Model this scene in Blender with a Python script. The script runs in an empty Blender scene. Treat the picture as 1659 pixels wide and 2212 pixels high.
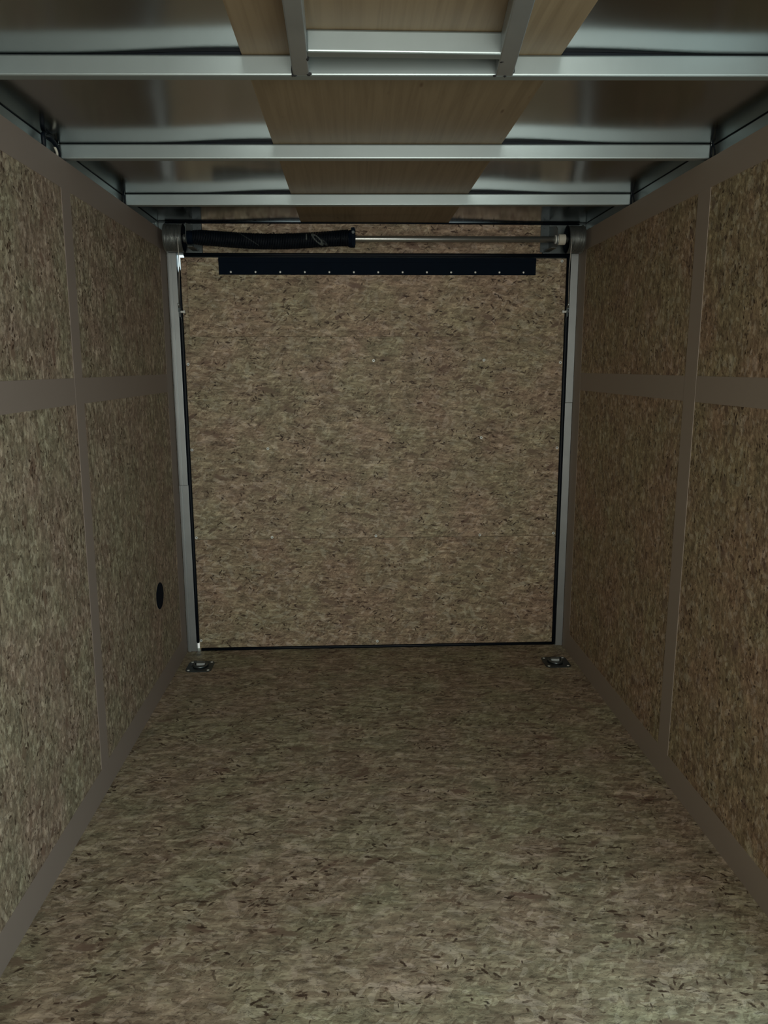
import bpy, bmesh, math, random
from mathutils import Vector, Matrix
random.seed(4)
S = bpy.context.scene
COL = S.collection

# ------------------------------------------------------------------ camera
cam = bpy.data.objects.new('camera', bpy.data.cameras.new('camera'))
COL.objects.link(cam); S.camera = cam
yaw, pitch, roll = 0.0408, -0.1884, -0.0032
fw = Vector((math.sin(yaw)*math.cos(pitch), math.cos(yaw)*math.cos(pitch), math.sin(pitch)))
rt = Vector((math.cos(yaw), -math.sin(yaw), 0)); up = rt.cross(fw)
rt2 = rt*math.cos(roll) + up*math.sin(roll); up2 = -rt*math.sin(roll) + up*math.cos(roll)
m = Matrix((rt2, up2, -fw)).transposed().to_4x4()
m.translation = Vector((-0.1047, -3.4911, 1.3291))
cam.matrix_world = m
cam.data.sensor_fit = 'HORIZONTAL'; cam.data.sensor_width = 36.0
cam.data.lens = 36.0*1646.9/1659.0
cam.data.clip_start = 0.02

# ------------------------------------------------------------------ world, light, exposure
EXPOSURE = 0.0
W = bpy.data.worlds.new('World'); S.world = W; W.use_nodes = True
nt = W.node_tree; nt.nodes.clear()
tc = nt.nodes.new('ShaderNodeTexCoord'); sx = nt.nodes.new('ShaderNodeSeparateXYZ')
rp = nt.nodes.new('ShaderNodeValToRGB'); bg = nt.nodes.new('ShaderNodeBackground'); ow = nt.nodes.new('ShaderNodeOutputWorld')
mr = nt.nodes.new('ShaderNodeMapRange'); mr.inputs[1].default_value = -1; mr.inputs[2].default_value = 1
nt.links.new(tc.outputs['Generated'], sx.inputs[0]); nt.links.new(sx.outputs[2], mr.inputs[0])
nt.links.new(mr.outputs[0], rp.inputs[0]); nt.links.new(rp.outputs[0], bg.inputs[0]); nt.links.new(bg.outputs[0], ow.inputs[0])
e = rp.color_ramp.elements
e[0].position = 0.40; e[0].color = (0.35, 0.37, 0.34, 1)
e[1].position = 0.55; e[1].color = (0.70, 0.93, 1.0, 1)
bg.inputs[1].default_value = 1.5

# daylight entering through the open side door behind the camera, on the right
DOOR_Y0, DOOR_Y1, DOOR_Z0, DOOR_Z1 = -3.10, -2.20, 0.02, 1.80
def area(name, loc, rot, sx_, sy_, power, color, spread=180):
    l = bpy.data.lights.new(name, 'AREA'); l.shape = 'RECTANGLE'; l.size = sx_; l.size_y = sy_
    l.energy = power; l.color = color
    o = bpy.data.objects.new(name, l); COL.objects.link(o); o.location = loc; o.rotation_euler = rot; l.spread = math.radians(spread)
    return o
area('side_door_daylight', (1.02, (DOOR_Y0+DOOR_Y1)/2, 0.95), (0, math.radians(90), 0), 1.70, 0.85, 8.5, (0.80, 0.97, 0.94))
# fill lamp added at an unseen front opening to brighten the ramp door
area('front_fill', (0.05, -4.55, 1.25), (math.radians(90), 0, 0), 1.0, 0.9, 18.5, (1.0, 0.97, 0.86), 120)

S.view_settings.view_transform = 'Standard'; S.view_settings.look = 'None'
S.view_settings.gamma = 1.0; S.view_settings.exposure = EXPOSURE
S.view_settings.use_curve_mapping = False

# ------------------------------------------------------------------ materials
def new_mat(name):
    mt = bpy.data.materials.new(name); mt.use_nodes = True
    n = mt.node_tree.nodes; b = n['Principled BSDF']
    return mt, mt.node_tree, b
def simple(name, color, rough=0.6, metal=0.0, nscale=0, namt=0.15, bump=0.0, spec=0.5):
    mt, t, b = new_mat(name)
    b.inputs['Roughness'].default_value = rough; b.inputs['Metallic'].default_value = metal
    b.inputs['Specular IOR Level'].default_value = spec
    g = t.nodes.new('ShaderNodeNewGeometry')
    no = t.nodes.new('ShaderNodeTexNoise'); no.inputs['Scale'].default_value = nscale or 8; no.inputs['Detail'].default_value = 4
    t.links.new(g.outputs['Position'], no.inputs['Vector'])
    mx = t.nodes.new('ShaderNodeMix'); mx.data_type = 'RGBA'
    mx.inputs[6].default_value = (*[c*(1-namt) for c in color], 1)
    mx.inputs[7].default_value = (*[min(1, c*(1+namt)) for c in color], 1)
    t.links.new(no.outputs['Fac'], mx.inputs[0]); t.links.new(mx.outputs[2], b.inputs['Base Color'])
    if bump:
        bp = t.nodes.new('ShaderNodeBump'); bp.inputs['Strength'].default_value = bump; bp.inputs['Distance'].default_value = 0.002
        t.links.new(no.outputs['Fac'], bp.inputs['Height']); t.links.new(bp.outputs[0], b.inputs['Normal'])
    return mt

def osb(name, ua, va, tint=(1, 1, 1), seed=0.0, size=1.0, stretch=1.0):
    """oriented strand board: pressed wood strands; ua = axis the strands mostly follow"""
    mt, t, b = new_mat(name); N = t.nodes.new; L = t.links.new
    g = N('ShaderNodeNewGeometry'); s = N('ShaderNodeSeparateXYZ'); L(g.outputs['Position'], s.inputs[0])
    c = N('ShaderNodeCombineXYZ'); L(s.outputs['XYZ'.index(ua)], c.inputs[0]); L(s.outputs['XYZ'.index(va)], c.inputs[1])
    c.inputs[2].default_value = seed
    # gentle warp so strand edges are not ruler straight
    wn = N('ShaderNodeTexNoise'); wn.inputs['Scale'].default_value = 30; wn.inputs['Detail'].default_value = 4; L(c.outputs[0], wn.inputs['Vector'])
    sub = N('ShaderNodeVectorMath'); sub.operation = 'SUBTRACT'; sub.inputs[1].default_value = (.5, .5, .5); L(wn.outputs['Color'], sub.inputs[0])
    sc = N('ShaderNodeVectorMath'); sc.operation = 'SCALE'; sc.inputs['Scale'].default_value = 0.013*size; L(sub.outputs[0], sc.inputs[0])
    ad = N('ShaderNodeVectorMath'); ad.operation = 'ADD'; L(c.outputs[0], ad.inputs[0]); L(sc.outputs[0], ad.inputs[1])
    def layer(angle, su, sv, off):
        mp = N('ShaderNodeMapping'); mp.vector_type = 'TEXTURE'
        mp.inputs['Rotation'].default_value = (0, 0, math.radians(angle))
        mp.inputs['Scale'].default_value = (1/su*size*stretch, 1/sv*size, 1)
        mp.inputs['Location'].default_value = (off, off*.7, 0)
        L(ad.outputs[0], mp.inputs[0])
        v = N('ShaderNodeTexVoronoi'); v.voronoi_dimensions = '2D'; v.inputs['Scale'].default_value = 1.0; v.inputs['Randomness'].default_value = 1
        L(mp.outputs[0], v.inputs['Vector'])
        sp = N('ShaderNodeSeparateColor'); L(v.outputs['Color'], sp.inputs[0])
        return v, sp
    def ramp(fac, stops, interp='LINEAR'):
        r = N('ShaderNodeValToRGB'); r.color_ramp.interpolation = interp
        while len(r.color_ramp.elements) < len(stops): r.color_ramp.elements.new(0.5)
        for el, (p, col) in zip(r.color_ramp.elements, stops):
            el.position = p; el.color = (*[k*q for k, q in zip(col, tint)], 1)
        L(fac, r.inputs[0]); return r.outputs[0]
    woods = [(0, (.185, .13, .092)), (.10, (.265, .205, .148)), (.35, (.325, .265, .192)), (.72, (.395, .33, .24)), (1, (.53, .46, .35))]
    _, s0 = layer(4, 13, 45, 0); colr = ramp(s0.outputs[0], woods)
    for k, (a, su, sv, th) in enumerate([(-24, 15, 62, .40), (31, 18, 70, .55), (-7, 12, 75, .45), (64, 17, 60, .72), (14, 34, 150, .42), (-38, 40, 130, .55), (-3, 26, 190, .50), (50, 55, 170, .6)]):
        _, s1 = layer(a, su, sv, 3.1*k+1.7+seed)
        gt = N('ShaderNodeMath'); gt.operation = 'GREATER_THAN'; gt.inputs[1].default_value = th; L(s1.outputs[0], gt.inputs[0])
        mx = N('ShaderNodeMix'); mx.data_type = 'RGBA'
        mu = N('ShaderNodeMath'); mu.operation = 'MULTIPLY'; mu.inputs[1].default_value = .92 if k < 4 else .72; L(gt.outputs[0], mu.inputs[0])
        L(mu.outputs[0], mx.inputs[0]); L(colr, mx.inputs[6]); L(ramp(s1.outputs[1], woods), mx.inputs[7]); colr = mx.outputs[2]
    # scattered paler strands
    for k, (a, su, sv, th, cc) in enumerate([(-70, 17, 50, .988, (.47, .405, .31)), (22, 14, 52, .982, (.49, .42, .32)), (-30, 24, 75, .975, (.52, .45, .35)), (85, 26, 80, .98, (.50, .43, .33)), (4, 22, 90, .965, (.50, .43, .32)), (-12, 45, 140, .955, (.54, .47, .37)), (50, 40, 120, .965, (.52, .45, .35))]):
        v, s1 = layer(a, su, sv, 41.3+seed+5.7*k); gt = N('ShaderNodeMath'); gt.operation = 'GREATER_THAN'; gt.inputs[1].default_value = th; L(s1.outputs[2], gt.inputs[0])
        mx = N('ShaderNodeMix'); mx.data_type = 'RGBA'; m3 = N('ShaderNodeMath'); m3.operation = 'MULTIPLY'; m3.inputs[1].default_value = .65; L(gt.outputs[0], m3.inputs[0]); L(m3.outputs[0], mx.inputs[0]); L(colr, mx.inputs[6]); mx.inputs[7].default_value = (*cc, 1); colr = mx.outputs[2]
    # fractal fibre contrast: irregular broken strand edges and small pits
    def fibre(su, sv, det, rough, dist=0.0, off=0.0, ang=0):
        mp = N('ShaderNodeMapping'); mp.inputs['Scale'].default_value = (su/size/stretch, sv/size, 1); mp.inputs['Location'].default_value = (off, off, off); mp.inputs['Rotation'].default_value = (0, 0, math.radians(ang))
        L(c.outputs[0], mp.inputs[0]); n = N('ShaderNodeTexNoise'); n.inputs['Scale'].default_value = 1; n.inputs['Detail'].default_value = det
        n.inputs['Roughness'].default_value = rough; n.inputs['Distortion'].default_value = dist; L(mp.outputs[0], n.inputs['Vector']); return n.outputs['Fac']
    def mul_by(colr, fac, a, b_, lo, hi):
        r = N('ShaderNodeMapRange'); r.inputs[1].default_value = a; r.inputs[2].default_value = b_; r.inputs[3].default_value = lo; r.inputs[4].default_value = hi; L(fac, r.inputs[0])
        m_ = N('ShaderNodeVectorMath'); m_.operation = 'SCALE'; L(colr, m_.inputs[0]); L(r.outputs[0], m_.inputs['Scale']); return m_.outputs[0]
    colr = mul_by(colr, fibre(16, 48, 8, .70, .6), .32, .68, .50, 1.38)
    colr = mul_by(colr, fibre(5, 11, 3, .6, 0, 5.0), .35, .65, .90, 1.08)
    fl = N('ShaderNodeMapRange'); fl.inputs[1].default_value = .345; fl.inputs[2].default_value = .30; L(fibre(34, 105, 3, .5, 1.2, 9.0, 8), fl.inputs[0])
    fm2 = N('ShaderNodeMath'); fm2.operation = 'MULTIPLY'; fm2.inputs[1].default_value = .75; L(fl.outputs[0], fm2.inputs[0])
    mx = N('ShaderNodeMix'); mx.data_type = 'RGBA'; L(fm2.outputs[0], mx.inputs[0]); L(colr, mx.inputs[6]); mx.inputs[7].default_value = (.085, .056, .040, 1); colr = mx.outputs[2]
    # thin dark outlines where strands overlap
    for (su, sv, off, ang, w_, k_) in ((13, 34, 31.0, 6, .012, .5), (24, 70, 37.0, -14, .012, .45)):
        q = fibre(su, sv, 4, .62, .8, off, ang); a1 = N('ShaderNodeMath'); a1.operation = 'SUBTRACT'; a1.inputs[1].default_value = .5; L(q, a1.inputs[0])
        a2 = N('ShaderNodeMath'); a2.operation = 'ABSOLUTE'; L(a1.outputs[0], a2.inputs[0])
        colr = mul_by(colr, a2.outputs[0], .002, w_, 1-k_, 1)
    ragged = N('ShaderNodeMapRange'); ragged.inputs[3].default_value = -.55; ragged.inputs[4].default_value = .55; L(fibre(70, 120, 3, .6, .5, 55.0), ragged.inputs[0])
    clus = N('ShaderNodeMapRange'); clus.inputs[1].default_value = .42; clus.inputs[2].default_value = .55; L(fibre(7, 14, 2, .5, 0, 21.0), clus.inputs[0])
    # dark slivers, knots and bark
    for k, (a, su, sv, th, dist, col) in enumerate([(-12, 12, 40, .955, .60, (.19, .135, .098)), (33, 15, 52, .962, .55, (.16, .112, .080)), (-6, 26, 105, .95, .42, (.060, .036, .024)), (38, 32, 110, .962, .40, (.050, .030, .020)), (-55, 34, 95, .97, .38, (.055, .033, .022)), (3, 55, 200, .955, .45, (.080, .050, .034)), (78, 65, 170, .975, .45, (.070, .043, .030)), (-20, 55, 120, .975, .38, (.030, .018, .012))]):
        v, s1 = layer(a, su, sv, 7.3*k+2.9+seed)
        gt = N('ShaderNodeMath'); gt.operation = 'GREATER_THAN'; gt.inputs[1].default_value = th; L(s1.outputs[2], gt.inputs[0])
        dm = N('ShaderNodeMapRange'); dm.inputs[1].default_value = dist; dm.inputs[2].default_value = dist*.6; rg = N('ShaderNodeMath'); rg.operation = 'ADD'; L(v.outputs['Distance'], rg.inputs[0]); L(ragged.outputs[0], rg.inputs[1]); L(rg.outputs[0], dm.inputs[0])
        mu = N('ShaderNodeMath'); mu.operation = 'MULTIPLY'; L(gt.outputs[0], mu.inputs[0]); L(dm.outputs[0], mu.inputs[1])
        mc = N('ShaderNodeMath'); mc.operation = 'MULTIPLY'; L(mu.outputs[0], mc.inputs[0]); L(clus.outputs[0], mc.inputs[1]); mu = mc
        m2 = N('ShaderNodeMath'); m2.operation = 'MULTIPLY'; m2.inputs[1].default_value = .93; L(mu.outputs[0], m2.inputs[0])
        mx = N('ShaderNodeMix'); mx.data_type = 'RGBA'; L(m2.outputs[0], mx.inputs[0]); L(colr, mx.inputs[6])
        mx.inputs[7].default_value = (*col, 1); colr = mx.outputs[2]
    # fine grain and a broad hue drift of the board
    fm = N('ShaderNodeMapping'); fm.inputs['Scale'].default_value = (40, 260, 1); L(ad.outputs[0], fm.inputs[0])
    fn = N('ShaderNodeTexNoise'); fn.inputs['Scale'].default_value = 1; fn.inputs['Detail'].default_value = 5; L(fm.outputs[0], fn.inputs['Vector'])
    fr = N('ShaderNodeMapRange'); fr.inputs[3].default_value = .74; fr.inputs[4].default_value = 1.26; L(fn.outputs['Fac'], fr.inputs[0])
    ms = N('ShaderNodeVectorMath'); ms.operation = 'SCALE'; L(colr, ms.inputs[0]); L(fr.outputs[0], ms.inputs['Scale'])
    bn = N('ShaderNodeTexNoise'); bn.inputs['Scale'].default_value = 5.5; bn.inputs['Detail'].default_value = 3; L(c.outputs[0], bn.inputs['Vector'])
    br = N('ShaderNodeValToRGB'); br.color_ramp.elements[0].position = .36; br.color_ramp.elements[0].color = (1.0, .91, .92, 1)
    br.color_ramp.elements[1].position = .64; br.color_ramp.elements[1].color = (.95, 1.0, .93, 1); L(bn.outputs['Fac'], br.inputs[0])
    mm = N('ShaderNodeVectorMath'); mm.operation = 'MULTIPLY'; L(ms.outputs[0], mm.inputs[0]); L(br.outputs[0], mm.inputs[1])
    L(mm.outputs[0], b.inputs['Base Color']); b.inputs['Roughness'].default_value = .62; b.inputs['Specular IOR Level'].default_value = .3
    bp = N('ShaderNodeBump'); bp.inputs['Strength'].default_value = .25; bp.inputs['Distance'].default_value = .001
    L(s0.outputs[1], bp.inputs['Height']); L(bp.outputs[0], b.inputs['Normal'])
    return mt

def ply_mat():
    mt, t, b = new_mat('plywood'); N = t.nodes.new; L = t.links.new
    g = N('ShaderNodeNewGeometry'); mp = N('ShaderNodeMapping'); mp.inputs['Scale'].default_value = (75, 2.2, 1); L(g.outputs['Position'], mp.inputs[0])
    n1 = N('ShaderNodeTexNoise'); n1.inputs['Scale'].default_value = 1; n1.inputs['Detail'].default_value = 5; n1.inputs['Distortion'].default_value = .6; L(mp.outputs[0], n1.inputs['Vector'])
    r = N('ShaderNodeValToRGB'); e = r.color_ramp.elements
    e[0].position = .12; e[0].color = (.15, .103, .055, 1); e[1].position = .60; e[1].color = (.245, .182, .108, 1); L(n1.outputs['Fac'], r.inputs[0])
    mp2 = N('ShaderNodeMapping'); mp2.inputs['Scale'].default_value = (70, 18, 1); L(g.outputs['Position'], mp2.inputs[0])
    v = N('ShaderNodeTexVoronoi'); v.inputs['Scale'].default_value = 1; L(mp2.outputs[0], v.inputs['Vector'])
    sp = N('ShaderNodeSeparateColor'); L(v.outputs['Color'], sp.inputs[0])
    gt = N('ShaderNodeMath'); gt.operation = 'GREATER_THAN'; gt.inputs[1].default_value = .975; L(sp.outputs[0], gt.inputs[0])
    lt = N('ShaderNodeMapRange'); lt.inputs[1].default_value = .4; lt.inputs[2].default_value = .1; L(v.outputs['Distance'], lt.inputs[0])
    mu = N('ShaderNodeMath'); mu.operation = 'MULTIPLY'; L(gt.outputs[0], mu.inputs[0]); L(lt.outputs[0], mu.inputs[1])
    mx = N('ShaderNodeMix'); mx.data_type = 'RGBA'; L(mu.outputs[0], mx.inputs[0]); L(r.outputs[0], mx.inputs[6]); mx.inputs[7].default_value = (.12, .07, .035, 1)
    L(mx.outputs[2], b.inputs['Base Color']); b.inputs['Roughness'].default_value = .55; return mt

def roof_mat():
    mt, t, b = new_mat('roof_sheet'); N = t.nodes.new; L = t.links.new
    b.inputs['Metallic'].default_value = 1; b.inputs['Base Color'].default_value = (.42, .445, .45, 1); b.inputs['Roughness'].default_value = .17
    g = N('ShaderNodeNewGeometry'); n1 = N('ShaderNodeTexNoise'); n1.inputs['Scale'].default_value = 4.0; n1.inputs['Detail'].default_value = 1; L(g.outputs['Position'], n1.inputs['Vector'])
    bp = N('ShaderNodeBump'); bp.inputs['Strength'].default_value = .5; bp.inputs['Distance'].default_value = .006; L(n1.outputs['Fac'], bp.inputs['Height']); L(bp.outputs[0], b.inputs['Normal'])
    return mt

def spring_mat():
    """black painted coil spring with a worn stencilled marking in pale paint"""
    mt, t, b = new_mat('spring_paint'); N = t.nodes.new; L = t.links.new
    b.inputs['Roughness'].default_value = .55; b.inputs['Specular IOR Level'].default_value = .2
    g = N('ShaderNodeNewGeometry'); s = N('ShaderNodeSeparateXYZ'); L(g.outputs['Position'], s.inputs[0])
    def M(op, a, c=None):
        n = N('ShaderNodeMath'); n.operation = op
        for i, q in enumerate((a, c)):
            if q is None: continue
            if isinstance(q, (int, float)): n.inputs[i].default_value = q
            else: L(q, n.inputs[i])
        return n.outputs[0]
    X, Z = s.outputs[0], s.outputs[2]
    def inr(v, lo, hi): return M('MULTIPLY', M('GREATER_THAN', v, lo), M('LESS_THAN', v, hi))
    front = M('LESS_THAN', s.outputs[1], -.132)
    # long slanting line
    d = M('ABSOLUTE', M('ADD', M('SUBTRACT', Z, 1.853), M('MULTIPLY', M('ADD', X, .530), .62)))
    l1 = M('MULTIPLY', M('MULTIPLY', M('LESS_THAN', d, .0016), inr(X, -.595, -.485)), 0.175)
    # upright dash
    l2 = M('MULTIPLY', M('MULTIPLY', inr(X, -.290, -.284), inr(Z, 1.848, 1.872)), 0.3)
    # slanted leaf shaped ring
    def ring(cx, cz, a, rx, rz, w):
        ca, sa = math.cos(a), math.sin(a); dx = M('SUBTRACT', X, cx); dz = M('SUBTRACT', Z, cz)
        u = M('DIVIDE', M('ADD', M('MULTIPLY', dx, ca), M('MULTIPLY', dz, sa)), rx)
        v = M('DIVIDE', M('SUBTRACT', M('MULTIPLY', dz, ca), M('MULTIPLY', dx, sa)), rz)
        r = M('SQRT', M('ADD', M('MULTIPLY', u, u), M('MULTIPLY', v, v)))
        return M('LESS_THAN', M('ABSOLUTE', M('SUBTRACT', r, 1)), w)
    l3 = M('MULTIPLY', ring(-.243, 1.850, -.75, .026, .008, .28), 0.35)
    l4 = M('MULTIPLY', ring(-.215, 1.838, -.6, .012, .004, .5), 0.175)
    tot = M('MULTIPLY', front, M('MAXIMUM', M('MAXIMUM', l1, l2), M('MAXIMUM', l3, l4)))
    mx = N('ShaderNodeMix'); mx.data_type = 'RGBA'; L(tot, mx.inputs[0]); mx.inputs[6].default_value = (.002, .005, .010, 1); mx.inputs[7].default_value = (.30, .34, .32, 1)
    L(mx.outputs[2], b.inputs['Base Color']); return mt

M_DOOR = osb('osb_door', 'X', 'Z', (1.0, .98, .93), 0.0)
M_COVER = osb('osb_cover', 'X', 'Z', (1.02, .99, .93), 5.0, 1.05)
M_LOW = osb('osb_lower', 'X', 'Z', (.95, .90, .84), 9.0, .95)
M_HEAD = osb('osb_header', 'X', 'Z', (.95, .92, .88), 13.0, 1.1)
M_WL = osb('osb_left', 'Z', 'Y', (.83, .82, .82), 17.0, 1.0, .62)
M_WR = osb('osb_right', 'Z', 'Y', (.97, .90, .80), 23.0, 1.0, .62)
M_FLOOR = osb('osb_floor', 'X', 'Y', (.95, .97, .93), 31.0, 1.1)
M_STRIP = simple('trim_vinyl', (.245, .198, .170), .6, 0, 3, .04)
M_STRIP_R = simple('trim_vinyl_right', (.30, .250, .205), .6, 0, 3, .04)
M_BOW = simple('galvanised_tube', (.37, .435, .445), .44, .85, 14, .06)
M_JAMB = simple('galvanised_jamb', (.37, .395, .40), .42, .75, 9, .16)
M_STEEL = simple('zinc_steel', (.15, .175, .18), .35, .9, 20, .12)
M_DARKSTEEL = simple('dark_steel', (.075, .09, .095), .45, .8, 20, .2)
M_SHAFT = simple('shaft_steel', (.40, .42, .41), .33, .9, 20, .1)
M_RUB = simple('black_rubber', (.002, .005, .010), .5, 0, 30, .2, spec=.22)
M_BLACK = simple('black_plastic', (.0015, .006, .014), .7, 0, 30, .2, spec=.08)
M_BURN = simple('weld_burn', (.02, .02, .022), .8, .2, 60, .4)
M_NYLON = simple('nylon', (.62, .60, .52), .6)
M_SCREW = simple('screw_zinc', (.85, .90, .85), .4, .25)
M_ALU = simple('cast_aluminium', (.27, .29, .285), .42, .85, 30, .1)
M_CABLE = simple('wire_rope', (.55, .54, .50), .45, .4, 200, .2)
M_OUT = simple('trailer_shell', (.25, .25, .25), .7)
M_PLY = ply_mat(); M_ROOF = roof_mat(); M_SPR = spring_mat()

# ------------------------------------------------------------------ helpers
def add_box(bm, lo, hi, mat=None):
    vs = [bm.verts.new((x, y, z)) for x in (lo[0], hi[0]) for y in (lo[1], hi[1]) for z in (lo[2], hi[2])]
    if mat is not None:
        for v in vs: v.co = mat @ v.co
    for f in ((0, 1, 3, 2), (4, 6, 7, 5), (0, 4, 5, 1), (2, 3, 7, 6), (0, 2, 6, 4), (1, 5, 7, 3)):
        bm.faces.new([vs[i] for i in f])
def add_lathe(bm, prof, axis='X', c=(0, 0, 0), n=32, caps=True):
    """prof = [(along, radius)]"""
    rings = []
    for a, r in prof:
        ring = []
        for k in range(n):
            t = 2*math.pi*k/n; p, q = r*math.cos(t), r*math.sin(t)
            co = {'X': (a, p, q), 'Y': (p, a, q), 'Z': (p, q, a)}[axis]
            ring.append(bm.verts.new(Vector(co)+Vector(c)))
        rings.append(ring)
    for r0, r1 in zip(rings, rings[1:]):
        for k in range(n): bm.faces.new((r0[k], r0[(k+1) % n], r1[(k+1) % n], r1[k]))
    if caps: bm.faces.new(rings[0]); bm.faces.new(rings[-1])
def add_tube(bm, pts, r, n=8):
    pts = [Vector(p) for p in pts]; rings = []
    up_ = Vector((0.13, 0.21, 0.97))
    for i, p in enumerate(pts):
        d = (pts[min(i+1, len(pts)-1)]-pts[max(i-1, 0)]).normalized()
        a = d.cross(up_)
        if a.length < .05: a = d.cross(Vector((1, 0, 0)))
        a.normalize(); b_ = d.cross(a)
        rr = r[i] if isinstance(r, (list, tuple)) else r
        rings.append([bm.verts.new(p+a*rr*math.cos(2*math.pi*k/n)+b_*rr*math.sin(2*math.pi*k/n)) for k in range(n)])
    for r0, r1 in zip(rings, rings[1:]):
        for k in range(n): bm.faces.new((r0[k], r0[(k+1) % n], r1[(k+1) % n], r1[k]))
    bm.faces.new(rings[0]); bm.faces.new(rings[-1])
def add_prism(bm, poly, lo, hi, axis='Z'):
    """extrude a 2D polygon; axis = extrusion axis, poly in the two other axes in order"""
    def P(p, h): return {'Z': (p[0], p[1], h), 'Y': (p[0], h, p[1]), 'X': (h, p[0], p[1])}[axis]
    a = [bm.verts.new(P(p, lo)) for p in poly]; b_ = [bm.verts.new(P(p, hi)) for p in poly]
    bm.faces.new(a); bm.faces.new(b_)
    for k in range(len(poly)):
        j = (k+1) % len(poly); bm.faces.new((a[k], a[j], b_[j], b_[k]))
def obj(name, bm, mat, parent=None, bevel=0, smooth=False, origin=None, seg=2):
    bmesh.ops.recalc_face_normals(bm, faces=bm.faces[:])
    if origin is not None: bmesh.ops.translate(bm, verts=bm.verts[:], vec=-Vector(origin))
    me = bpy.data.meshes.new(name); bm.to_mesh(me); bm.free(); me.materials.append(mat)
    o = bpy.data.objects.new(name, me); COL.objects.link(o)
    if origin is not None: o.location = origin
    if parent is not None:
        o.parent = parent
        o.matrix_parent_inverse = Matrix.Translation(parent.location).inverted() if False else Matrix.Identity(4)
        o.location = Vector(o.location) - world_loc(parent)
    if smooth:
        for p in me.polygons: p.use_smooth = True
    if bevel:
        md = o.modifiers.new('Bevel', 'BEVEL'); md.width = bevel; md.segments = seg; md.limit_method = 'ANGLE'; md.angle_limit = math.radians(40)
    return o
def world_loc(o):
    v = Vector((0, 0, 0))
    while o is not None: v = v + Vector(o.location); o = o.parent
    return v
def box(name, lo, hi, mat, parent=None, bevel=0):
    bm = bmesh.new(); add_box(bm, lo, hi); return obj(name, bm, mat, parent, bevel)
def boxes(name, lst, mat, parent=None, bevel=0):
    bm = bmesh.new()
    for lo, hi in lst: add_box(bm, lo, hi)
    return obj(name, bm, mat, parent, bevel)
def struct(o, label=None):
    o['kind'] = 'structure'
    if label: o['label'] = label
    return o
def thing(name, label, cat, loc=(0, 0, 0), rotz=0, group=None):
    o = bpy.data.objects.new(name, None); COL.objects.link(o); o.location = loc; o.rotation_euler = (0, 0, rotz)
    o.empty_display_size = .05
    return tag(o, label, cat, group)
def tag(o, label, cat, group=None):
    o['label'] = label; o['category'] = cat
    if group: o['group'] = group
    return o

# ------------------------------------------------------------------ the setting
YF = -4.60            # front of the trailer, behind the camera
ZT = 1.897            # top of the wall lining
CZ = 1.9505           # underside of the roof sheet
struct(box('floor', (-.93, YF, -.03), (.93, .03, 0), M_FLOOR), 'strand board floor of the trailer')
wl = struct(box('wall_left', (-.93, YF, 0), (-.90, .0, ZT), M_WL), 'left trailer wall lined with strand board')
wr = struct(boxes('wall_right', [((.90, DOOR_Y1, 0), (.93, .0, ZT)), ((.90, YF, 0), (.93, DOOR_Y0, ZT)),
      ((.90, DOOR_Y0, DOOR_Z1), (.93, DOOR_Y1, ZT)), ((.90, DOOR_Y0, 0), (.93, DOOR_Y1, DOOR_Z0))], M_WR), 'right trailer wall lined with strand board')
struct(boxes('wall_front', [((-.95, YF-.03, 0), (.95, YF, .80)), ((-.95, YF-.03, 1.70), (.95, YF, 1.96)), ((-.95, YF-.03, .80), (-.45, YF, 1.70)), ((.55, YF-.03, .80), (.95, YF, 1.70))], M_WL), 'front wall behind the photographer')
def skin(x):
    u = min(1, max(0, (abs(x)-.345)/.33)); return CZ - .0052*(u*u*(3-2*u))
bm = bmesh.new(); xs = [-.99, -.93]+[-.88+.04*k for k in range(45)]+[.93, .99]; R0 = []; R1 = []
for x in xs:
    R0.append([bm.verts.new((x, y, skin(x))) for y in (YF-.03, .08)]); R1.append([bm.verts.new((x, y, skin(x)+.004)) for y in (YF-.03, .08)])
for i in range(len(xs)-1):
    bm.faces.new((R0[i][0], R0[i][1], R0[i+1][1], R0[i+1][0])); bm.faces.new((R1[i][0], R1[i][1], R1[i+1][1], R1[i+1][0]))
    for j in (0, 1): bm.faces.new((R0[i][j], R0[i+1][j], R1[i+1][j], R1[i][j]))
for i in (0, -1): bm.faces.new((R0[i][0], R0[i][1], R1[i][1], R1[i][0]))
ce = obj('ceiling', bm, M_ROOF, smooth=True); md = ce.modifiers.new('ES', 'EDGE_SPLIT'); md.split_angle = math.radians(25)
struct(ce, 'shiny aluminium roof skin above the bows')
struct(boxes('wall_outer_left', [((-.99, YF-.03, -.03), (-.96, .08, 1.9450))], M_OUT), 'outer skin of left wall') 
struct(boxes('wall_outer_right', [((.96, DOOR_Y1, -.03), (.99, .08, 1.945)), ((.96, YF-.03, -.03), (.99, DOOR_Y0, 1.945)), ((.96, DOOR_Y0, DOOR_Z1), (.99, DOOR_Y1, 1.945)), ((.93, DOOR_Y0, -.03), (.99, DOOR_Y1, DOOR_Z0-.002))], M_OUT), 'outer skin of right wall')

# top rails above the lining (galvanised), with a dark sealant bead
for sgn, side in ((-1, 'left'), (1, 'right')):
    xa, xb = sorted((sgn*.931, sgn*.958))
    r = struct(box('trim_rail_'+side, (xa, YF, 1.86), (xb, .0, 1.944), M_BOW, bevel=.002), 'galvanised top rail along the %s wall' % side)
    bm = bmesh.new(); add_tube(bm, [(sgn*.934, YF+.02, 1.9425), (sgn*.934, -2, 1.9425), (sgn*.934, -.02, 1.9425)], .0030, 6)
    obj('sealant_bead', bm, M_RUB, r)

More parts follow.
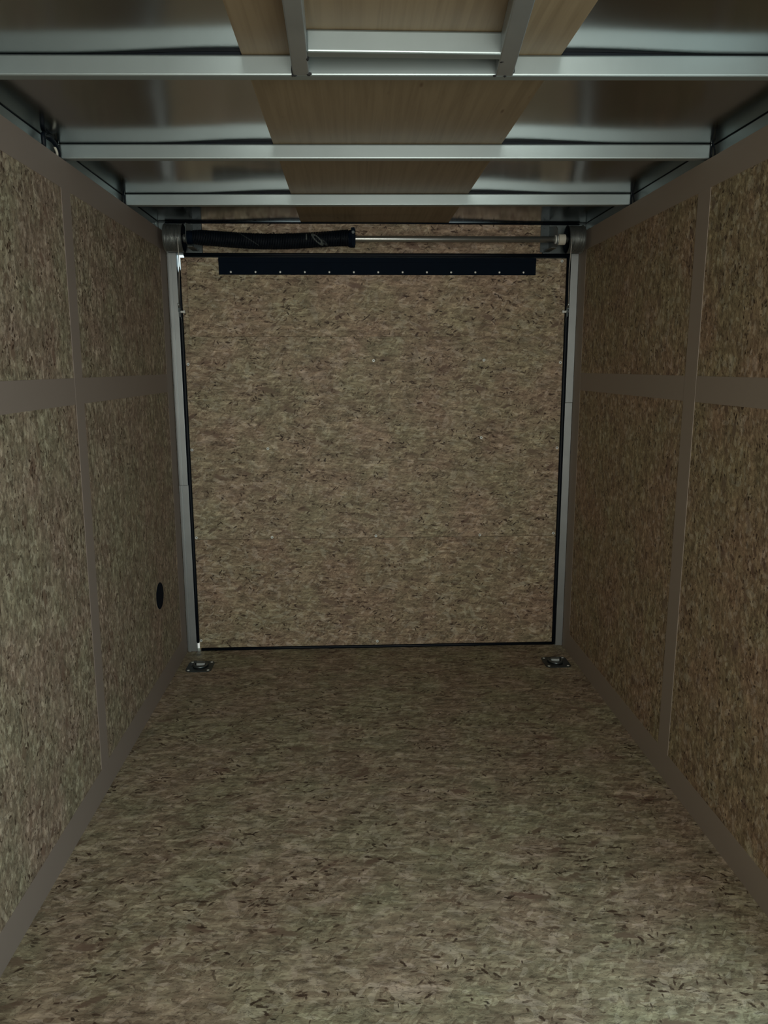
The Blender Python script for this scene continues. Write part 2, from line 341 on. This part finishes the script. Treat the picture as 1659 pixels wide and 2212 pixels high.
# trim strips on the walls
def strip(name, side, y0, y1, z0, z1, label, t=.0011, lean=0.0, lift=0.0, near=None):
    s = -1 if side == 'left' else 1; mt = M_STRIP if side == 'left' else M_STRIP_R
    xa, xb = sorted((s*.90, s*(.90-t-lift)))
    bm = bmesh.new(); add_box(bm, (xa, y0, z0), (xb, y1, z1))
    for v in bm.verts: v.co.y += lean*(v.co.z-(z0+z1)/2)/(z1-z0)
    return struct(obj(name, bm, mt, bevel=.0004), label)
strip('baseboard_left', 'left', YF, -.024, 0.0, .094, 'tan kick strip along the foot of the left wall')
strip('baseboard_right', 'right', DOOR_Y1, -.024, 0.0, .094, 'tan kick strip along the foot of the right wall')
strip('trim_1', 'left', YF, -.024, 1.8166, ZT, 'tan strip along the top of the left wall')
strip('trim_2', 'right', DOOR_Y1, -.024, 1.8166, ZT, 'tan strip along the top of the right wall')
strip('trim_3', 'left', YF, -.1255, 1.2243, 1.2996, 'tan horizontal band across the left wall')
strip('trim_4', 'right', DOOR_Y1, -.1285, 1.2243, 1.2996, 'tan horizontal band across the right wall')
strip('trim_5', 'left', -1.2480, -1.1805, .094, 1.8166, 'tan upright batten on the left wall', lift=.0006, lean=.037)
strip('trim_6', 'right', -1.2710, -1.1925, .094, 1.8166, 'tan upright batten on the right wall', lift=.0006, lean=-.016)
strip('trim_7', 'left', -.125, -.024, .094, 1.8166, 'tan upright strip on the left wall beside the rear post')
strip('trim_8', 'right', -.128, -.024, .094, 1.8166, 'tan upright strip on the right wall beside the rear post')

# rear frame: steel posts either side and header above the ramp door
bm = bmesh.new()
add_box(bm, (-.8955, -.022, .80), (-.8570, .010, 1.815)); add_box(bm, (-.8990, -.016, .80), (-.8955, .06, 1.815))
add_box(bm, (-.8920, -.0265, .80), (-.8780, -.022, 1.815))
add_box(bm, (-.8990, -.0160, .0), (-.8560, .010, .80)); add_box(bm, (-.8930, -.0215, .0), (-.8830, -.016, .80))
struct(obj('trim_9', bm, M_JAMB, bevel=.0015), 'galvanised left rear post beside the ramp door')
struct(boxes('trim_10', [((.8655, -.020, 0), (.8990, .06, 1.165)), ((.8655, -.0225, 1.165), (.8990, .06, 1.815))], M_JAMB, bevel=.0015), 'galvanised right rear post beside the ramp door')
wb = struct(boxes('wall_back', [((-.96, .012, 1.815), (.96, .06, 1.9450)), ((-.835, .038, 1.780), (.90, .055, 1.815))], M_DARKSTEEL), 'rear header of the trailer above the ramp door')
struct(boxes('trim_11', [((-.96, .0, 0), (-.9005, .06, 1.815)), ((.9005, .0, 0), (.96, .06, 1.815))], M_DARKSTEEL), 'rear corner posts behind the wall lining')
bh = box('header_board', (-.745, -.001, 1.8165), (.740, .012, 1.9440), M_HEAD, wb, bevel=.0008); bh['label'] = 'strand board panel above the ramp door'
boxes('steel_plate', [((-.93, -.001, 1.8165), (-.747, .012, 1.9400)), ((.742, -.001, 1.8165), (.93, .012, 1.9400))], M_STEEL, wb, bevel=.001)
bm = bmesh.new(); add_tube(bm, [(-.90, -.006, 1.9395), (.0, -.007, 1.9415), (.90, -.006, 1.9395)], .0038, 8)
obj('roof_seal', bm, M_RUB, wb, smooth=True)

# ------------------------------------------------------------------ ramp door
DX0, DX1 = -.8445, .8535
door = struct(box('door_1', (DX0, .0, .003), (DX1, .036, 1.797), M_DOOR), 'closed ramp door faced with strand board')
def dpart(name, lo, hi, mat, bevel=.0012, label=None):
    o = box(name, lo, hi, mat, door, bevel)
    if label: o['label'] = label
    return o
dpart('upper_board', (-.8160, -.013, 1.4607), (.8228, -.0005, 1.7760), M_COVER, label='raised strand board panel at the top of the ramp door')
dpart('middle_board', (DX0, -.006, .5440), (DX1, -.0005, 1.4540), M_DOOR, .0008)
dpart('lower_board', (DX0+.002, -.006, .0140), (DX1-.002, -.0005, .5410), M_LOW, .0008, 'darker strand board panel at the foot of the ramp door')
# bulb seals around the door (left one leaves gaps at both corners where daylight comes in)
def curve(z, x0, x1): return x0+(x1-x0)*z/1.8
def seal(pts, r, name='door_seal'):
    bm = bmesh.new(); add_tube(bm, pts, r, 10); return obj(name, bm, M_RUB, door, smooth=True)
seal([(-.8490, -.012, z) for z in (.042, .3, .6, .9, 1.2, 1.5, 1.680, 1.745)], [.0062, .0082, .0085, .0085, .0085, .0080, .0062, .0022])
seal([(-.8515, .010, z) for z in (.040, .06, .6, 1.2, 1.67, 1.735, 1.760)], [.0060, .0085, .0085, .0085, .0085, .0060, .0025])
seal([(.8570, -.012, z) for z in (.006, .3, .6, .9, 1.2, 1.5, 1.803)], [.0078, .0085, .0085, .0085, .0085, .0085, .0085])
seal([(.8630, .004, z) for z in (.006, .6, 1.2, 1.803)], .006)
seal([(x, -.010, 1.8080) for x in (-.8260, -.4, 0, .4, .862)], .0078)
seal([(x, -.018, 1.8010) for x in (-.8180, -.4, 0, .4, .850)], .0028)
seal([(-.836, -.006, .006), (-.4, -.006, .008), (0, -.006, .007), (.4, -.006, .008), (.856, -.006, .007)], .0075, 'bottom_seal')
# black flap along the top with 13 rivets
bm = bmesh.new(); segs = 30
for k in range(segs):
    xa = -.6772+(1.3879)*k/segs; xb = -.6772+(1.3879)*(k+1)/segs
    add_box(bm, (xa, -.0185, 1.7240), (xb, -.0132, 1.7960))
bmesh.ops.remove_doubles(bm, verts=bm.verts[:], dist=1e-5)
add_box(bm, (-.6772, -.0225, 1.7760), (.7107, -.0185, 1.7900))
flap = obj('rubber_flap', bm, M_BLACK, door); flap['label'] = 'black rubber flap riveted along the top of the ramp door'
for k in range(13):
    bm = bmesh.new(); add_lathe(bm, [(0, .0048), (-.0012, .0046), (-.0028, .0032), (-.0034, .0012)], 'Y', (0, 0, 0), 14)
    bmesh.ops.translate(bm, verts=bm.verts[:], vec=(-.6256+.10681*k, -.0185, 1.7352))
    obj('rivet', bm, M_SCREW, flap, smooth=True)
for x, z in [(-.8318, 1.3421), (-.0069, 1.3559), (.4912, 1.3565), (.8400, 1.3453), (-.8340, .9598), (-.491, .9635), (.4858, 1.0074), (.8400, .9578),
             (-.8340, .5522), (-.4847, .5501), (-.0006, .5507), (.4887, .5491), (.8385, .5538), (-.8361, .05), (.0034, .0321), (.8310, 1.7861)]:
    y = -.006 if z < 1.7 else -.0005
    bm = bmesh.new(); r = .0068
    add_lathe(bm, [(y, r), (y-.0016, r*.92), (y-.0020, r*.55), (y-.0006, r*.42), (y-.0004, .0006)], 'Y', (x, 0, z), 18)
    s_ = obj('screw', bm, M_SCREW, door, smooth=True)
    bm = bmesh.new(); add_lathe(bm, [(y-.0005, .0024), (y-.0012, .0022)], 'Y', (x, 0, z), 10); obj('screw_recess', bm, M_BURN, s_)

# ------------------------------------------------------------------ roof bows
SK = -0.0286
ZB, ZA = 1.9041, 1.9440
def bow(y0, label):
    t = thing('roof_bow', label, 'roof beam', (0, y0, ZB), 0, 'roof bows')
    bm = bmesh.new(); add_box(bm, (-.916, 0, 0), (.916, .026, ZA-ZB))
    obj('tube', bm, M_BOW, t, bevel=.0042, seg=3).location = (0, 0, 0)
    for xa, xb in ((-.900, -.321), (.326, .900)):
        bm = bmesh.new(); n_ = 14; P_ = [xa+(xb-xa)*i/n_ for i in range(n_+1)]; add_prism(bm, [(x, ZA-ZB+.0002) for x in P_]+[(x, skin(x)-ZB-.0003) for x in reversed(P_)], .0050, .021, 'Y'); obj('gap_shade', bm, M_RUB, t).location = (0, 0, 0)  # black wedge stands in for the shadow gap between bow and skin
    for s in (-1, 1):
        bm = bmesh.new()
        add_box(bm, (s*.9195-.0025, .002, -.004), (s*.9195+.0025, .024, ZA-ZB+.001))
        q = obj('end_bracket', bm, M_STEEL, t, bevel=.001); q.location = (0, 0, 0)
        bm = bmesh.new()
        add_tube(bm, [(s*.9165, -.004, -.006), (s*.9160, -.0055, .015), (s*.9170, -.004, .032), (s*.9200, -.001, .0425), (s*.9235, -.002, .0330), (s*.9260, -.005, .016), (s*.9265, -.005, -.006)], .0024, 8)
        q = obj('sealant_bead', bm, M_RUB, t, smooth=True); q.location = (0, 0, 0)
    t.rotation_euler = (0, 0, SK)
    return t
bow(-.5683, 'galvanised square roof bow nearest the ramp door, just above the torsion spring')
bow(-1.1967, 'galvanised square roof bow in the middle, between the other two')
bow(-1.8207, 'galvanised square roof bow nearest the camera, carrying the vent frame')

# plywood strip under the roof skin, resting on the bows
bm = bmesh.new(); n = 40
for k in range(n):
    ya = -3.6+3.598*k/n; yb = -3.6+3.598*(k+1)/n
    add_box(bm, (-.3185, ya, ZA+.0004), (.3235, yb, CZ-.0006))
bmesh.ops.remove_doubles(bm, verts=bm.verts[:], dist=1e-6)
bm.faces.ensure_lookup_table()
tag(obj('plywood_strip', bm, M_PLY), 'long tan plywood strip running down the middle of the ceiling above the bows', 'panel')

# vent frame
t = thing('vent_frame', 'galvanised roof vent frame of two rails and a cross bar ahead of the nearest bow', 'frame', (0, -1.9, ZB))
H = ZA-ZB
def vp(name, lo, hi, m=M_BOW, bevel=.0036):
    bm = bmesh.new(); add_box(bm, lo, hi)
    bmesh.ops.translate(bm, verts=bm.verts[:], vec=(0, 1.9, -ZB))
    o = obj(name, bm, m, t, bevel=bevel, seg=3); o.location = (0, 0, 0); return o
bm = bmesh.new()
def vrail(x0, x1, drift):
    bm = bmesh.new(); yb_ = -1.8165-.0286*(-(x0+x1)/2)*-1
    yb_ = -1.8212+SK*((x0+x1)/2)
    add_box(bm, (x0, -2.62, ZB-.0006), (x1, yb_, ZA))
    for v in bm.verts:
        if v.co.y < -2: v.co.x += drift
    bmesh.ops.translate(bm, verts=bm.verts[:], vec=(0, 1.9, -ZB))
    o = obj('side_rail', bm, M_JAMB, t, bevel=.0030, seg=3); o.location = (0, 0, 0)
vrail(-.2168, -.1842, .016); vrail(.1911, .2260, -.075)
bm = bmesh.new(); add_box(bm, (-.1832, -1.9340, ZB), (.1895, -1.9080, ZA)); bmesh.ops.translate(bm, verts=bm.verts[:], vec=(0, 1.9, -ZB))
o = obj('cross_bar', bm, M_BOW, t, bevel=.0042, seg=3); o.location = (0, 0, 0)
for (x, y, z, rx, ry, rz) in [(-.1845, -1.8230, ZB+.001, .006, .006, .003), (-.1830, -1.8990, ZB+.002, .0035, .010, .003), (.1900, -1.8990, ZB+.002, .0060, .006, .003),
                              (.2270, -1.8320, ZB+.014, .0022, .005, .010), (.2100, -1.8285, ZB-.0004, .003, .005, .0018), (-.2175, -1.8170, ZB+.010, .0022, .005, .013), (-.2130, -1.8180, ZB-.0002, .005, .004, .002), (.1890, -1.8290, ZB-.0005, .0035, .004, .0018)]:
    bm = bmesh.new(); bmesh.ops.create_icosphere(bm, subdivisions=2, radius=1)
    for v in bm.verts: v.co = Vector((v.co.x*rx, v.co.y*ry, v.co.z*rz))*(1+.15*math.sin(v.co.x*9+v.co.y*7)) + Vector((x, y+1.9, z-ZB))
    o = obj('weld_mark', bm, M_BURN, t, smooth=True); o.location = (0, 0, 0)

# loose wiring at the left end of the middle bow
t = thing('wire_bundle', 'black wire bundle hanging at the left end of the middle roof bow', 'wire', (-.915, -1.24, 1.90))
def wire(pts, r):
    bm = bmesh.new(); 
    # smooth the path
    P = [Vector(p) for p in pts]; out = []
    for i in range(len(P)-1):
        p0 = P[max(i-1, 0)]; p1 = P[i]; p2 = P[i+1]; p3 = P[min(i+2, len(P)-1)]
        for k in range(6):
            u = k/6; out.append(.5*((2*p1)+(-p0+p2)*u+(2*p0-5*p1+4*p2-p3)*u*u+(-p0+3*p1-3*p2+p3)*u**3))
    out.append(P[-1]); add_tube(bm, out, r, 8); return bm
obj('wire', wire([(-.916, -1.285, 1.901), (-.913, -1.290, 1.918), (-.914, -1.288, 1.934), (-.917, -1.270, 1.944)], .0062), M_RUB, t, smooth=True)
obj('wire', wire([(-.917, -1.272, 1.943), (-.909, -1.238, 1.934), (-.906, -1.212, 1.921), (-.908, -1.200, 1.908), (-.914, -1.196, 1.899)], .0060), M_RUB, t, smooth=True)
obj('wire', wire([(-.914, -1.288, 1.934), (-.910, -1.250, 1.940), (-.908, -1.225, 1.932)], .0042), M_RUB, t, smooth=True)
w_ = obj('connector', wire([(-.9095, -1.222, 1.922), (-.9085, -1.212, 1.911), (-.911, -1.206, 1.902)], [.0035]*13), M_NYLON, t, smooth=True); w_['label'] = 'pale crimp connector'

# ------------------------------------------------------------------ torsion spring assembly
SY, SZ = -.13, 1.8565
t = thing('torsion_spring_assembly', 'ramp door counterbalance of black torsion spring, steel shaft and two cable drums', 'spring', (0, SY, SZ))
def tp(name, bm, mat, parent=None, **k):
    o = obj(name, bm, mat, parent or t, **k); return o
bm = bmesh.new(); add_lathe(bm, [(-.862, .0115), (-.861, .0125), (.893, .0125), (.894, .0112)], 'X', (0, SY, SZ), 24); tp('shaft', bm, M_SHAFT, bevel=0, smooth=False)
for o_ in (bpy.data.objects['shaft'],):
    for p in o_.data.polygons: p.use_smooth = len(p.vertices) == 4
# coil
bm = bmesh.new(); x0, x1 = -.758, -.112; turns = 94; n = turns*20; wr_ = .0031
rings = []
for i in range(n+1):
    u = i/n; x = x0+(x1-x0)*u
    R = .0285 + .0012*math.sin(u*math.pi) + (.0035*max(0, (u-.86)/.14)) - .003*max(0, (.05-u)/.05)
    zc = SZ + .0045 - .0155*math.sin(math.pi*min(1, u*1.02))**1.3 - .0015*u
    a = 2*math.pi*turns*u
    c = Vector((x, SY+R*math.cos(a), zc+R*math.sin(a)))
    rad = Vector((0, math.cos(a), math.sin(a))); ax = Vector((1, 0, 0))
    rings.append([bm.verts.new(c+rad*wr_*math.cos(q)+ax*wr_*1.08*math.sin(q)) for q in (0, 1.2566, 2.5133, 3.7699, 5.0265)])
for r0, r1 in zip(rings, rings[1:]):
    for k in range(5): bm.faces.new((r0[k], r0[(k+1) % 5], r1[(k+1) % 5], r1[k]))
bm.faces.new(rings[0]); bm.faces.new(rings[-1])
sp = tp('spring', bm, M_SPR, smooth=True); sp['label'] = 'black coil spring with faded paint marks'
# winding cone at the right end of the coil
bm = bmesh.new()
add_lathe(bm, [(-.120, .026), (-.112, .034), (-.104, .036), (-.088, .036), (-.0855, .033), (-.0850, .014)], 'X', (0, SY, SZ), 10); cone = tp('winding_cone', bm, M_BLACK, bevel=.001)
bm = bmesh.new(); add_prism(bm, [(-.102, 1.895), (-.088, 1.897), (-.084, 1.885), (-.084, 1.828), (-.092, 1.819), (-.101, 1.826)], SY-.040, SY-.032, 'Y'); tp('lug', bm, M_BLACK, cone, bevel=.0015)
bm = bmesh.new(); add_lathe(bm, [(SY-.039, .0070), (SY-.046, .0070)], 'Y', (-.0935, 0, 1.8760), 6); tp('set_bolt', bm, M_DARKSTEEL, cone, bevel=.0006)
# stationary cone at the left
bm = bmesh.new(); add_lathe(bm, [(-.784, .018), (-.782, .027), (-.770, .028), (-.757, .024), (-.745, .022)], 'X', (0, SY, SZ+.003), 20); tp('stationary_cone', bm, M_BLACK)
# drums
def drum(xa, xb, inner):
    """xa..xb is the grooved barrel; inner = side facing the middle of the trailer (+1 or -1)"""
    bm = bmesh.new(); prof = []
    g = 14; lo, hi = (xa, xb)
    def R(x): return .0520
    out = lo if inner > 0 else hi
    prof = [(out, .012), (out, .057), (out+inner*.003, .0585), (out+inner*.006, .0535)]
    x = out+inner*.006; step = inner*(abs(hi-lo)-.010)/g
    for k in range(g):
        prof += [(x+step*.15, .0535), (x+step*.5, .0512), (x+step*.85, .0535)]; x += step
    end = hi if inner > 0 else lo
    prof += [(end-inner*.003, .0540), (end, .0575), (end, .0535), (end-inner*.010, .0495), (end-inner*.045, .0470), (end-inner*.047, .020), (end-inner*.004, .019), (end-inner*.004, .0128)]
    add_lathe(bm, prof, 'X', (0, SY, SZ), 48, caps=False)
    o = tp('cable_drum', bm, M_ALU); 
    for p in o.data.polygons: p.use_smooth = True
    o.data.materials.append(M_RUB); nr = len(prof)
    for fi, p in enumerate(o.data.polygons):
        if fi//48 >= nr-7: p.material_index = 1  # drum hollow coloured black to stand in for the shade inside
    md = o.modifiers.new('ES', 'EDGE_SPLIT'); md.split_angle = math.radians(50)
    # spokes/web inside and the cable wound in the grooves
    bm = bmesh.new(); pts = []
    a0 = out+inner*.008; b0 = end-inner*.008; N_ = 11
    for i in range(N_*24+1):
        u = i/(N_*24); a = 2*math.pi*N_*u - math.pi/2
        pts.append((a0+(b0-a0)*u, SY-.0540*math.cos(a), SZ+.0540*math.sin(a)))
    add_tube(bm, pts, .0016, 5); obj('wound_cable', bm, M_ALU, o, smooth=True)
    return o
drum(-.874, -.797, 1); drum(.812, .880, -1)
bm = bmesh.new(); add_lathe(bm, [(.776, .0205), (.778, .0220), (.803, .0220), (.806, .0200)], 'X', (0, SY, SZ), 24); o = tp('nylon_collar', bm, M_NYLON, bevel=.001); o['label'] = 'white nylon bushing on the shaft'
bm = bmesh.new(); add_lathe(bm, [(.762, .0165), (.764, .0180), (.769, .0180), (.770, .0150), (.772, .0150), (.773, .0170), (.775, .0170)], 'X', (0, SY, SZ), 24); tp('set_collar', bm, M_SCREW)
bm = bmesh.new(); add_lathe(bm, [(-.799, .0170), (-.791, .0180)], 'X', (0, SY, SZ), 24); tp('set_collar', bm, M_ALU, bevel=.001)

# bearing brackets
def bracket(s, xw, label):
    t = thing('bearing_bracket', label, 'bracket', (xw, -.0, 1.815), 0, 'bearing brackets')
    x0_, x1_ = sorted((xw, xw-s*.0030))
    bm = bmesh.new()
    outer = [(-.002, 1.822), (-.002, 1.930), (-.120, 1.9120), (-.150, 1.895), (-.152, 1.8300), (-.125, 1.822)] if s > 0 else [(-.002, 1.822), (-.002, 1.930), (-.150, 1.915), (-.153, 1.8400), (-.110, 1.822)]
    add_prism(bm, outer, x0_, x1_, 'X'); obj('side_plate', bm, M_STEEL, t, bevel=.0006)
    a, b_ = sorted((xw, xw-s*.040)); bm = bmesh.new(); add_box(bm, (a, -.0045, 1.822), (b_, -.0012, 1.936)); obj('back_plate', bm, M_DARKSTEEL, t, bevel=.0006)  # back plate given a darker steel to stand in for its shadow
    bm = bmesh.new(); a, b_ = sorted((xw-s*.003, xw-s*.026)); add_box(bm, (a, -.145, 1.8215), (b_, -.004, 1.8245)); obj('foot_plate', bm, M_STEEL, t, bevel=.0006)
    for z in (1.833, 1.925):
        bm = bmesh.new(); add_lathe(bm, [(-.0045, .0085), (-.0065, .0085), (-.0066, .0062), (-.0110, .0060)], 'Y', (xw-s*.024, 0, z), 6); obj('bolt', bm, M_DARKSTEEL, t)
    return t
bracket(1, .770, 'galvanised bearing bracket under the right end of the steel shaft')
bracket(-1, -.786, 'galvanised bearing bracket at the left end beside the black spring')

# lift cables with clevis ends
def lift_cable(x0, x1, s, label):
    t = thing('lift_cable', label, 'cable', (x1, -.03, 1.567), 0, 'lift cables')
    bm = bmesh.new(); add_tube(bm, [(x0, SY-.0545, SZ-.004), (x0, SY-.050, SZ-.060), (x0+(x1-x0)*.3, -.125, 1.740), (x1, -.040, 1.592)], .0017, 8); obj('cable', bm, M_CABLE, t, smooth=True)
    bm = bmesh.new(); add_tube(bm, [(x1, -.045, 1.602), (x1, -.036, 1.584)], .0042, 8); obj('crimp_sleeve', bm, M_ALU, t, smooth=True)
    bm = bmesh.new(); add_tube(bm, [(x1+.004*math.cos(a)+s*.001, -.030, 1.574+.012*math.sin(a)) for a in [k*math.pi/8 for k in range(17)]], .0017, 8); obj('thimble', bm, M_STEEL, t, smooth=True)
    bm = bmesh.new(); add_lathe(bm, [(0, .0050), (s*-.022, .0050), (s*-.0221, .0072), (s*-.0275, .0068), (s*-.029, .0035)], 'X', (x1+s*.006, -.024, 1.567), 12); obj('pin', bm, M_SCREW, t)
    bm = bmesh.new(); add_box(bm, (x1-.004, -.030, 1.545), (x1+.004, -.014, 1.590)); obj('bracket', bm, M_DARKSTEEL, t, bevel=.001)
    bm = bmesh.new(); add_tube(bm, [(x1, -.030, 1.566), (x1-s*.004, -.024, 1.540), (x1-s*.010, -.020, 1.500)], .0010, 6); obj('cable_tail', bm, M_STEEL, t, smooth=True)
lift_cable(-.812, -.8520, -1, 'thin steel lift cable running from the left drum to the door edge')
lift_cable(.8185, .8560, 1, 'thin steel lift cable running from the right drum to the door edge')

# ------------------------------------------------------------------ floor D rings
def d_ring(cx, cy, label):
    t = thing('floor_tie_down', label, 'tie-down ring', (cx, cy, 0), 0, 'recessed floor tie-downs')
    hw, hd, ch = .0575, .0620, .013
    poly = [(-hw+ch, -hd), (hw-ch, -hd), (hw, -hd+ch), (hw, hd-ch), (hw-ch, hd), (-hw+ch, hd), (-hw, hd-ch), (-hw, -hd+ch)]
    bm = bmesh.new(); n = 40
    # plate with a raised pressed dish: rings from outline in to the pan
    def outline(k):
        a = 2*math.pi*k/n; dx, dy = math.cos(a), math.sin(a)
        best = 9
        for i in range(8):
            p, q = Vector(poly[i]), Vector(poly[(i+1) % 8]); e_ = q-p; den = dx*e_.y-dy*e_.x
            if abs(den) < 1e-9: continue
            tt = (p.x*e_.y-p.y*e_.x)/den; ss = (p.x*dy-p.y*dx)/den
            if tt > 0 and -1e-6 <= ss <= 1+1e-6: best = min(best, tt)
        return dx*best, dy*best
    rr = []
    for typ, z in (('o', .0003), ('o', .0030), (.0400, .0036), (.0375, .0020), (.0330, .0010), (.012, .0008)):
        ring = []
        for k in range(n):
            if typ == 'o': x, y = outline(k)
            else: a = 2*math.pi*k/n; x, y = math.cos(a)*typ, math.sin(a)*typ
            ring.append(bm.verts.new((x+cx, y+cy, z)))
        rr.append(ring)
    for r0, r1 in zip(rr, rr[1:]):
        for k in range(n): bm.faces.new((r0[k], r0[(k+1) % n], r1[(k+1) % n], r1[k]))
    bm.faces.new(rr[-1]); obj('plate', bm, M_DARKSTEEL, t)
    bm = bmesh.new(); pts = []
    for k in range(19):
        a = math.pi+math.pi*k/18; pts.append((cx+.0285*math.cos(a), cy+.006+.0330*math.sin(a), .0075))
    pts = [(cx-.0285, cy+.018, .0085)]+pts+[(cx+.0285, cy+.018, .0085)]
    add_tube(bm, pts, .0056, 10); add_tube(bm, [(cx-.0285, cy+.018, .0085), (cx, cy+.018, .0085), (cx+.0285, cy+.018, .0085)], .0056, 10)
    q = obj('ring', bm, M_STEEL, t, smooth=True)
    bm = bmesh.new(); add_prism(bm, [(cy+.006, .0015), (cy+.010, .0130), (cy+.014, .0160), (cy+.023, .0160), (cy+.028, .0120), (cy+.032, .0020), (cy+.029, .0015), (cy+.024, .0105), (cy+.013, .0105), (cy+.009, .0015)], cx-.0190, cx+.0190, 'X')
    obj('hold_down_clip', bm, M_ALU, t, bevel=.0008)
    for sx_ in (-1, 1):
        for sy_ in (-1, 1):
            bm = bmesh.new(); add_lathe(bm, [(.0031, .0062), (.0042, .0056), (.0048, .0030), (.0040, .0008)], 'Z', (cx+sx_*.0435, cy+sy_*.0470, 0), 14)
            obj('screw', bm, M_SCREW, t, smooth=True)
d_ring(-.8035, -.2080, 'recessed steel D ring tie-down in the floor by the left rear post')
d_ring(.8110, -.2355, 'recessed steel D ring tie-down in the floor by the right rear post')

# ------------------------------------------------------------------ round black plug on the left wall
bm = bmesh.new(); add_lathe(bm, [(-.9000, .0545), (-.8985, .0545), (-.8972, .0525), (-.8970, .0480), (-.8978, .0460), (-.8978, .0010)], 'X', (0, -.4560, .4115), 48)
tag(obj('access_plug', bm, M_BLACK, origin=(-.9, -.4560, .4115)), 'round flat black plug set low in the left wall near the ramp door', 'plug')
